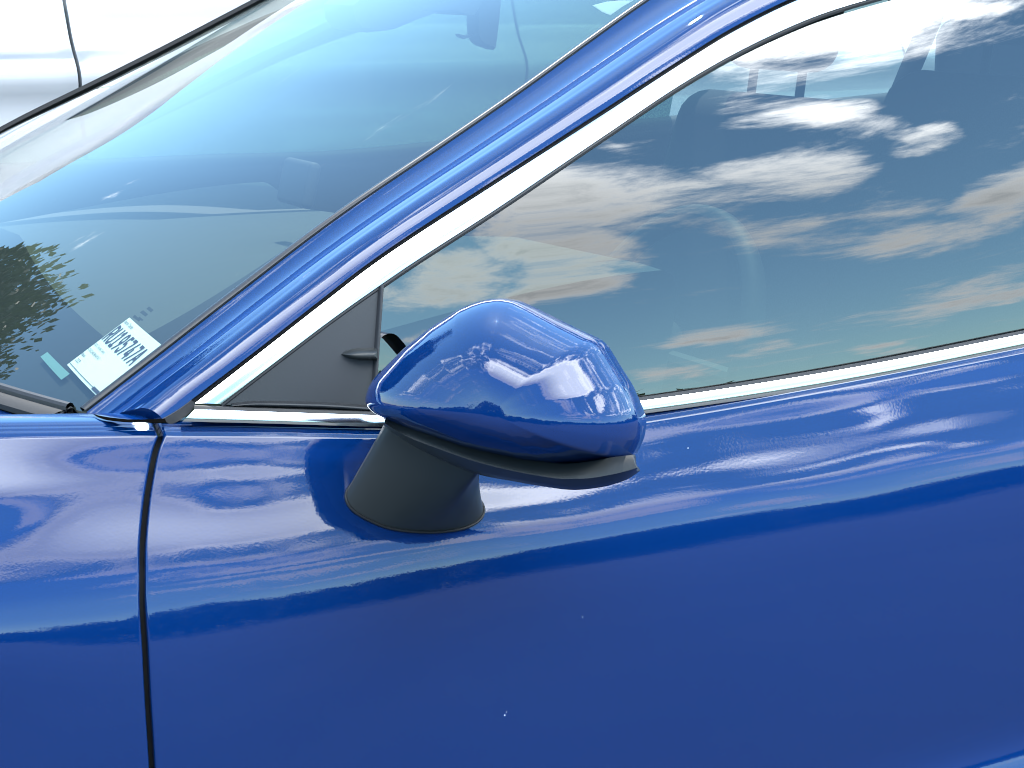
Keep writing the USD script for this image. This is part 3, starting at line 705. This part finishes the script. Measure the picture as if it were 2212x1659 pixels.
# far B-pillar and its belt
b0, b1 = at_y((1968, 145), 1.50), at_y((2010, 45), 1.44)
obj('middle_pillar', tube(np.array([b0 + (b0 - b1) * 3, b0, b1, b1 + (b1 - b0) * 0.8]), 0.022), 'trim_dark', car, smooth=True)
b0, b1 = at_y((2055, 140), 1.50), at_y((2062, 45), 1.44)
obj('rear_panel', rbox(0.5 * (b0 + b1) + np.array([0.32, 0, 0]), (0.62, 0.04, 0.9), 0.015), 'trim_dark', car)
# nub of the cowl by the foot of the pillar
nb = np.array([at_y(p, 0.16) for p in [(124, 898), (136, 892), (148, 884), (152, 880), (160, 883), (170, 895), (172, 900)]])
obj('cowl_corner', strip(nb, nb + np.array([0.01, 0.05, -0.02]), 3, 0.0, 0.001), 'cowl', cowl)

# ------------------------------------------------------------------ paper label lying behind the windshield
cor = [wpix(p) for p in [(275.6, 679), (348.6, 741), (140.5, 781), (205.7, 849.7)]]
# straight lines on the paper: use the windshield's own surface, 4 mm inside
def page(u, w, off):
    q = (cor[0] * (1 - u)[:, None] + cor[1] * u[:, None]) * (1 - w)[:, None] + (cor[2] * (1 - u)[:, None] + cor[3] * u[:, None]) * w[:, None]
    nn = wnormal(*cor[0])
    return wsurf(q[:, 0], q[:, 1]) - nn * off
def page_mesh(me, off):
    v = np.array(me.vertices); w_ = page(v[:, 0], v[:, 1], off)
    return face_cam(trimesh.Trimesh(w_, me.faces, process=False))
uu, ww = np.meshgrid(np.linspace(-0.02, 1.1, 20), np.linspace(0, 1.0, 20), indexing='ij')
def page_grid(u0, u1, w0, w1, off, n=8):
    a, b = np.meshgrid(np.linspace(u0, u1, n), np.linspace(w0, w1, n), indexing='ij')
    return face_cam(grid(page(a.ravel(), b.ravel(), off).reshape(n, n, 3)))
pg = cat_(page_grid(0, 1.08, 0, 1.0, 0.0040, 20), page_grid(0, 1.08, 0, 1.0, 0.0043, 20))
sticker = obj('window_label', pg, 'paper', '/World', smooth=True, label='white stock-number paper label behind the windshield beside the blue pillar', cat='label')
def page_text(txt, u0, u1, w0, w1, name='lettering', bold=False):
    t = meshkit.text_mesh(txt, 1.0, 0.01, bold=bold)
    b = t.bounds; v = np.array(t.vertices)
    keep = np.abs(t.face_normals[:, 2]) > 0.5
    f = t.faces[keep & (t.triangles_center[:, 2] > 0.005)]
    U_ = u0 + (v[:, 0] - b[0, 0]) / (b[1, 0] - b[0, 0]) * (u1 - u0); W_ = w1 + (v[:, 1] - b[0, 1]) / (b[1, 1] - b[0, 1]) * (w0 - w1)
    me = trimesh.Trimesh(np.c_[U_, W_, 0 * U_], f, process=False); me.remove_unreferenced_vertices()
    obj(name, page_mesh(me, 0.0035), 'ink', sticker, smooth=False)
page_text('RU195747A', 0.02, 0.90, 0.15, 0.46, bold=True)
page_text('Ancira Toyota', 0.02, 0.26, 0.045, 0.115)
page_text('2021 Toyota Camry', 0.015, 0.33, 0.53, 0.58)
page_text('4T1G11AK2MU495747', 0.015, 0.37, 0.63, 0.675)
page_text('Blue', 0.015, 0.11, 0.735, 0.78)
page_text('223', 0.045, 0.14, 0.83, 0.885)
obj('rule', page_grid(0.014, 0.80, 0.952, 0.960, 0.0035), 'ink', sticker)
obj('logo_box', page_grid(0.79, 0.97, 0.935, 0.985, 0.0035), 'ink', sticker)
# clear slot for the chassis number and a printed mark, on the windshield
def on_ws(px, off, name, m, n=8):
    c4 = [wpix(p) for p in px]
    a, b = np.meshgrid(np.linspace(0, 1, n), np.linspace(0, 1, n), indexing='ij')
    q = (c4[0] * (1 - a[..., None]) + c4[1] * a[..., None]) * (1 - b[..., None]) + (c4[3] * (1 - a[..., None]) + c4[2] * a[..., None]) * b[..., None]
    obj(name, face_cam(grid(wsurf(q[..., 0], q[..., 1]) - wnormal(*c4[0]) * off)), m, windshield)
on_ws([(81.7, 762), (96.7, 752), (145, 799), (126.7, 812)], 0.005, 'number_slot', 'slot')
for px in ([(282, 678), (287, 673), (300, 684), (296, 688)], [(298, 668), (305, 663), (316, 672), (310, 677)], [(312, 660), (318, 655), (328, 663), (322, 668)], [(294, 680), (297, 677), (306, 684), (303, 687)]):
    on_ws(px, 0.004, 'printed_mark', 'frit')

# ------------------------------------------------------------------ the white vehicle beyond
WYS, WBELT = 2.60 , 1.30
wv = thing('white_vehicle', 'tall white vehicle parked on the far side of the blue car', 'car')
def wy(x, z):
    y = WYS + 0.10 * ((z - 0.80) / 0.5) ** 2 - 0.03 * np.exp(-((z - 1.12) / 0.05) ** 2)
    front = np.clip((-0.2 - x) / 0.9, 0, 1)
    return y + 0.35 * front ** 2.2
g1 = [at_y(p, WYS + 0.02) for p in ((157, 0), (172, 195))]; g2 = at_y((1135, 80), WYS + 0.02)[0]; g3 = at_y((1950, 120), WYS + 0.02)[0]
def gx1(z): return g1[0][0] + (z - g1[0][2]) * (g1[1][0] - g1[0][0]) / (g1[1][2] - g1[0][2])
def wpanel(xa, xb, za=0.35, zb=WBELT, n=40):
    zz = np.linspace(za, zb, 50)
    P = []
    for t in np.linspace(0, 1, n):
        P.append([[(xa(q) if callable(xa) else xa) * (1 - t) + (xb(q) if callable(xb) else xb) * t, 0, q] for q in zz])
    P = np.array(P); P[..., 1] = wy(P[..., 0], P[..., 2])
    e = P[:1].copy(); e[..., 1] += 0.03; f_ = P[-1:].copy(); f_[..., 1] += 0.03
    return face_cam(grid(np.concatenate([e, P, f_])))
gw = 0.004
nose = [[[-1.15 - 0.10 * math.sin(t * math.pi), wy(-1.15, q) * (1 - t) + (WYS + 1.85) * t, q] for q in np.linspace(0.35, 1.27, 20)] for t in np.linspace(0, 1, 24)]
obj('front_panel', grid(np.array(nose)), 'white', wv, smooth=True)
obj('fender', wpanel(-1.15, lambda q: gx1(q) - gw, zb=1.315), 'white', wv, smooth=50)
obj('front_door', wpanel(lambda q: gx1(q) + gw, g2 - gw), 'white', wv, smooth=50)
obj('rear_door', wpanel(g2 + gw, g3 - gw), 'white', wv, smooth=50)
obj('rear_quarter', wpanel(g3 + gw, 4.2), 'white', wv, smooth=50)
obj('inner_body', rbox((1.75, WYS + 0.95, 0.85), (4.7, 1.5, 0.75), 0.05), 'dark', wv)
# greenhouse: glass with white frame, tapering to a point at the front
def wg(x, h): return wy(x, WBELT) + 0.01 + 0.40 * h * h + 0.16 * h
roofh = lambda x: 0.42 * np.clip((x + 0.85) / 0.8, 0, 1) ** 0.8
XW = np.linspace(-0.84, 4.2, 110)
Pg = np.array([[[x, wg(x, h), WBELT + h] for h in np.linspace(0, max(roofh(x), 0.004), 24)] for x in XW])
obj('frame', face_cam(grid(Pg)), 'white', wv, smooth=True)
for xa, xb in ((0.22, g2 - 0.05), (g2 + 0.05, g3 - 0.05), (g3 + 0.06, 4.0)):
    xs_ = np.linspace(xa, xb, 40)
    Pw = np.array([[[x, wg(x, h) - 0.006, WBELT + h] for h in np.linspace(0.10, 0.10 + max((roofh(x) - 0.19) * (np.clip((x - xa) / 0.35, 0, 1) ** 0.6 if xa < 0.5 else 1), 0.002), 16)] for x in xs_])
    obj('side_window', face_cam(grid(Pw)), 'suv_glass', wv, smooth=True)
rw = []
for x in XW:
    h = max(roofh(x), 0.004); y0 = wg(x, h); row = []
    for t in np.linspace(0, 1, 20):
        row.append([x, y0 + t * 1.2, WBELT + h + 0.10 * (1 - (1 - t * 0.9) ** 2) * min(1, h / 0.3)])
    rw.append(row)
obj('roof', grid(np.array(rw)), 'white', wv, smooth=True)
hd = []
for x in np.linspace(-1.15, -0.80, 24):
    row = []
    for t in np.linspace(0, 1, 20):
        row.append([x, wy(x, 1.31) + t * (WYS + 1.8 - wy(x, 1.31)), 1.312 + 0.07 * math.sin(min(1, t * 3) * 1.57) + 0.05 * (x + 0.2) * (1 if x < -0.2 else 0.6)])
    hd.append(row)
obj('hood', grid(np.array(hd)), 'white', wv, smooth=True)
for x in (-0.45, 2.75 + 0.2):
    w_ = obj('wheel', trimesh.creation.cylinder(0.36, 0.22, sections=40, transform=trimesh.transformations.translation_matrix((x, WYS + 0.16, 0.36)) @ trimesh.transformations.rotation_matrix(np.pi / 2, [1, 0, 0])), 'tyre', wv)
    obj('rim', trimesh.creation.cylinder(0.22, 0.03, sections=40, transform=trimesh.transformations.translation_matrix((x, WYS + 0.045, 0.36)) @ trimesh.transformations.rotation_matrix(np.pi / 2, [1, 0, 0])), 'rim', w_)

# ------------------------------------------------------------------ ground
obj('ground', trimesh.Trimesh([[-400, -400, 0], [400, -400, 0], [400, 400, 0], [-400, 400, 0]], [[0, 1, 2], [0, 2, 3]]), 'asphalt', '/World', smooth=False, kind='structure', label='grey asphalt of the car park under both cars')

# ------------------------------------------------------------------ trees (seen as reflections)
def leaf_cloud(n, seed, rx, rz, size):
    r_ = np.random.default_rng(seed)
    cl_ = r_.normal(size=(26, 3)); cl_ /= np.linalg.norm(cl_, axis=1, keepdims=True); cl_ *= r_.uniform(0.25, 0.95, (26, 1)) * np.array([rx, rx, rz])
    c = cl_[r_.integers(0, 26, n)] + r_.normal(size=(n, 3)) * np.array([rx, rx, rz]) * 0.17
    c = c[(np.linalg.norm(c / np.array([rx, rx, rz]), axis=1) < 1.15)]; n = len(c)
    a = r_.normal(size=(n, 3)) + c / np.linalg.norm(c, axis=1, keepdims=True) * 0.9; a /= np.linalg.norm(a, axis=1, keepdims=True)
    b = np.cross(a, r_.normal(size=(n, 3))); b /= np.linalg.norm(b, axis=1, keepdims=True)
    L = size * r_.uniform(0.7, 1.5, (n, 1)); W_ = L * 0.30
    P = np.stack([c, c + a * L * 0.5 + b * W_, c + a * L, c + a * L * 0.5 - b * W_], 1).reshape(-1, 3)
    i = np.arange(n)[:, None] * 4
    return trimesh.Trimesh(P, np.vstack([i + [0, 1, 2], i + [0, 2, 3]]), process=False)
def make_tree(name, label, loc, h, rx, rz, n, size, seed, group=None):
    t = thing(name, label, 'tree', loc, 0, group)
    obj('trunk', tube(np.array([[0, 0, -0.1], [0.03 * h, 0, h * 0.4], [0, 0.01 * h, h * 0.85]]), np.array([0.028, 0.02, 0.006]) * h, 10), 'bark', t, smooth=True)
    me = leaf_cloud(n, seed, rx, rz, size); me.apply_translation((0, 0, h - rz))
    obj('crown', me, 'leaf', t, smooth=False)
    return t
def wdir(p):
    q = wpix(p); P = wsurf(np.array(q[0]), np.array(q[1])); return P, refl(P, wnormal(*q))
TREE_D, taz, tel = 7.0, math.radians(20), math.radians(22)
P0 = np.array([-0.3, 0.3, 1.0])
tc_ = P0 + TREE_D * np.array([-math.sin(taz) * math.cos(tel), math.cos(taz) * math.cos(tel), math.sin(tel)])
make_tree('evergreen_tree', 'dark bushy tree mirrored in the lower corner of the windshield', (tc_[0], tc_[1], 0), tc_[2] + 1.75, 1.60, 1.72, 120000, 0.085, 3)
protos = None
tr_ = np.random.default_rng(5)
spots = []
for i in range(48):
    az = math.radians(-100 + i * 4.3 + tr_.uniform(-1.5, 1.5)); d = tr_.uniform(34, 52)
    spots.append((-d * math.sin(-az), -d * math.cos(az), tr_.uniform(3.8, 6.6), tr_.uniform(0, 6.28)))
first = None
for i, (x, y, h, rz) in enumerate(spots):
    lab = 'leafy green tree of the distant row mirrored in the paint of the door mirror'
    if first is None:
        first = make_tree('roadside_tree', lab, (0, 0, 0), 6.0, 3.1, 2.95, 4200, 0.42, 11, 'distant row of trees')
        t = first
        UsdGeom.Xformable(t).ClearXformOpOrder()
        xf = UsdGeom.Xformable(t)
    else:
        t = UsdGeom.Xform.Define(stage, numbered('/World', 'roadside_tree')).GetPrim()
        t.GetReferences().AddInternalReference(first.GetPath()); t.SetInstanceable(True)
        ptag(t, lab, 'tree', 'distant row of trees')
        xf = UsdGeom.Xformable(t)
    k = h / 6.0
    M_ = Gf.Matrix4d().SetScale(Gf.Vec3d(k * 1.15, k * 1.15, k)) * Gf.Matrix4d().SetRotate(Gf.Rotation(Gf.Vec3d(0, 0, 1), math.degrees(rz))) * Gf.Matrix4d().SetTranslate(Gf.Vec3d(x, y, 0))
    xf.ClearXformOpOrder(); xf.AddTransformOp(opSuffix='place').Set(M_)

hr_ = np.random.default_rng(21)
nh = 26000
haz = np.radians(hr_.uniform(-115, 115, nh)); hd_ = hr_.uniform(54, 58, nh); hz_ = hr_.uniform(0, 1, nh) ** 0.8 * (2.6 + 0.9 * np.sin(haz * 23) * np.sin(haz * 9 + 1))
hc = np.stack([hd_ * np.sin(haz), -hd_ * np.cos(haz), hz_], -1)
ha_ = hr_.normal(size=(nh, 3)); ha_ /= np.linalg.norm(ha_, axis=1, keepdims=True); hb_ = np.cross(ha_, hr_.normal(size=(nh, 3))); hb_ /= np.linalg.norm(hb_, axis=1, keepdims=True)
hs_ = hr_.uniform(0.4, 0.8, (nh, 1))
Ph = np.stack([hc, hc + ha_ * hs_ * 0.5 + hb_ * hs_ * 0.35, hc + ha_ * hs_, hc + ha_ * hs_ * 0.5 - hb_ * hs_ * 0.35], 1).reshape(-1, 3)
ih = np.arange(nh)[:, None] * 4
obj('undergrowth', trimesh.Trimesh(Ph, np.vstack([ih + [0, 1, 2], ih + [0, 2, 3]]), process=False), 'leaf', '/World', smooth=False, kind='stuff', label='low green undergrowth behind the distant row of trees', cat='undergrowth')

# ------------------------------------------------------------------ sky: clouds as the window mirrors them
def gn(x, z):
    e = 1e-3
    h = float(z - zB(x)); n_ = np.array([-float(G(x + e, z) - G(x - e, z)) / (2 * e), 1.0, -float(G(x, z + e) - G(x, z - e)) / (2 * e)])
    return -n_ / np.linalg.norm(n_)
def gdir(p):
    P = hit(p, lambda x, z: float(G(x, z)) + 0.004)
    return refl(P, gn(P[0], P[2]))
CL = [  # centre, half length, half height, slope, strength
    ((1655, 268), 190, 46, 0.0, 1.5), ((1925, 302), 85, 28, -0.10, 1.1), ((1330, 430), 300, 75, 0.05, 1.5), ((1150, 525), 260, 80, -0.1, 1.7),
    ((1640, 500), 230, 55, 0.05, 1.3), ((1620, 385), 150, 50, -0.2, 1.2), ((960, 600), 170, 65, -0.2, 1.7), ((1120, 632), 200, 32, -0.15, 1.5),
    ((2160, 425), 180, 75, -0.35, 1.6), ((1960, 515), 200, 40, -0.2, 1.3), ((1850, 445), 120, 35, -0.2, 0.8), ((2080, 632), 270, 32, -0.2, 1.3),
    ((1520, 718), 140, 20, -0.17, 1.0), ((1440, 806), 85, 18, -0.1, 1.1), ((1845, 746), 60, 16, -0.1, 0.8), ((2110, 4), 190, 34, -0.05, 1.1),
    ((1300, 320), 90, 36, 0.1, 1.2), ((1615, 735), 40, 12, -0.1, 0.7)]
blobs = []
for c, hw, hh, sl, amp in CL:
    c = np.array(c, float); d0 = gdir(c); du = gdir(c + np.array([hw, sl * hw])) - d0; dv = gdir(c + np.array([0, hh])) - d0
    D = np.linalg.inv(np.stack([d0, du, dv], 1))
    blobs.append((d0, D[1], 1.0, D[2], 1.0, amp))
for az, el, ha, he, amp in ((8, 17, 12, 1.3, 1.2), (11, 22, 12, 1.8, 1.4), (7, 27, 11, 2.0, 1.4), (13, 30, 12, 2.2, 1.3), (16, 13, 9, 0.9, 1.0), (5, 34, 11, 2.5, 1.4), (62, 21, 8, 1.5, 1.2), (60, 29, 8, 2.0, 1.2)):
    az, el, ha, he = map(math.radians, (az, el, ha, he))
    d0 = np.array([math.sin(az) * math.cos(el), -math.cos(az) * math.cos(el), math.sin(el)])
    r0 = np.array([math.cos(az), math.sin(az), 0.0]); u0 = np.cross(r0, d0); u0 = u0 if u0[2] > 0 else -u0
    blobs.append((d0, r0, math.tan(ha), u0, math.tan(he), amp))
sky_m = sky_material(blobs)
sky = UsdLux.DomeLight.Define(stage, '/World/sky')
sky.CreateIntensityAttr(1.0)
UsdShade.MaterialBindingAPI.Apply(sky.GetPrim()).Bind(sky_m)
ptag(sky.GetPrim(), 'blue summer sky with scattered white clouds', kind='structure')
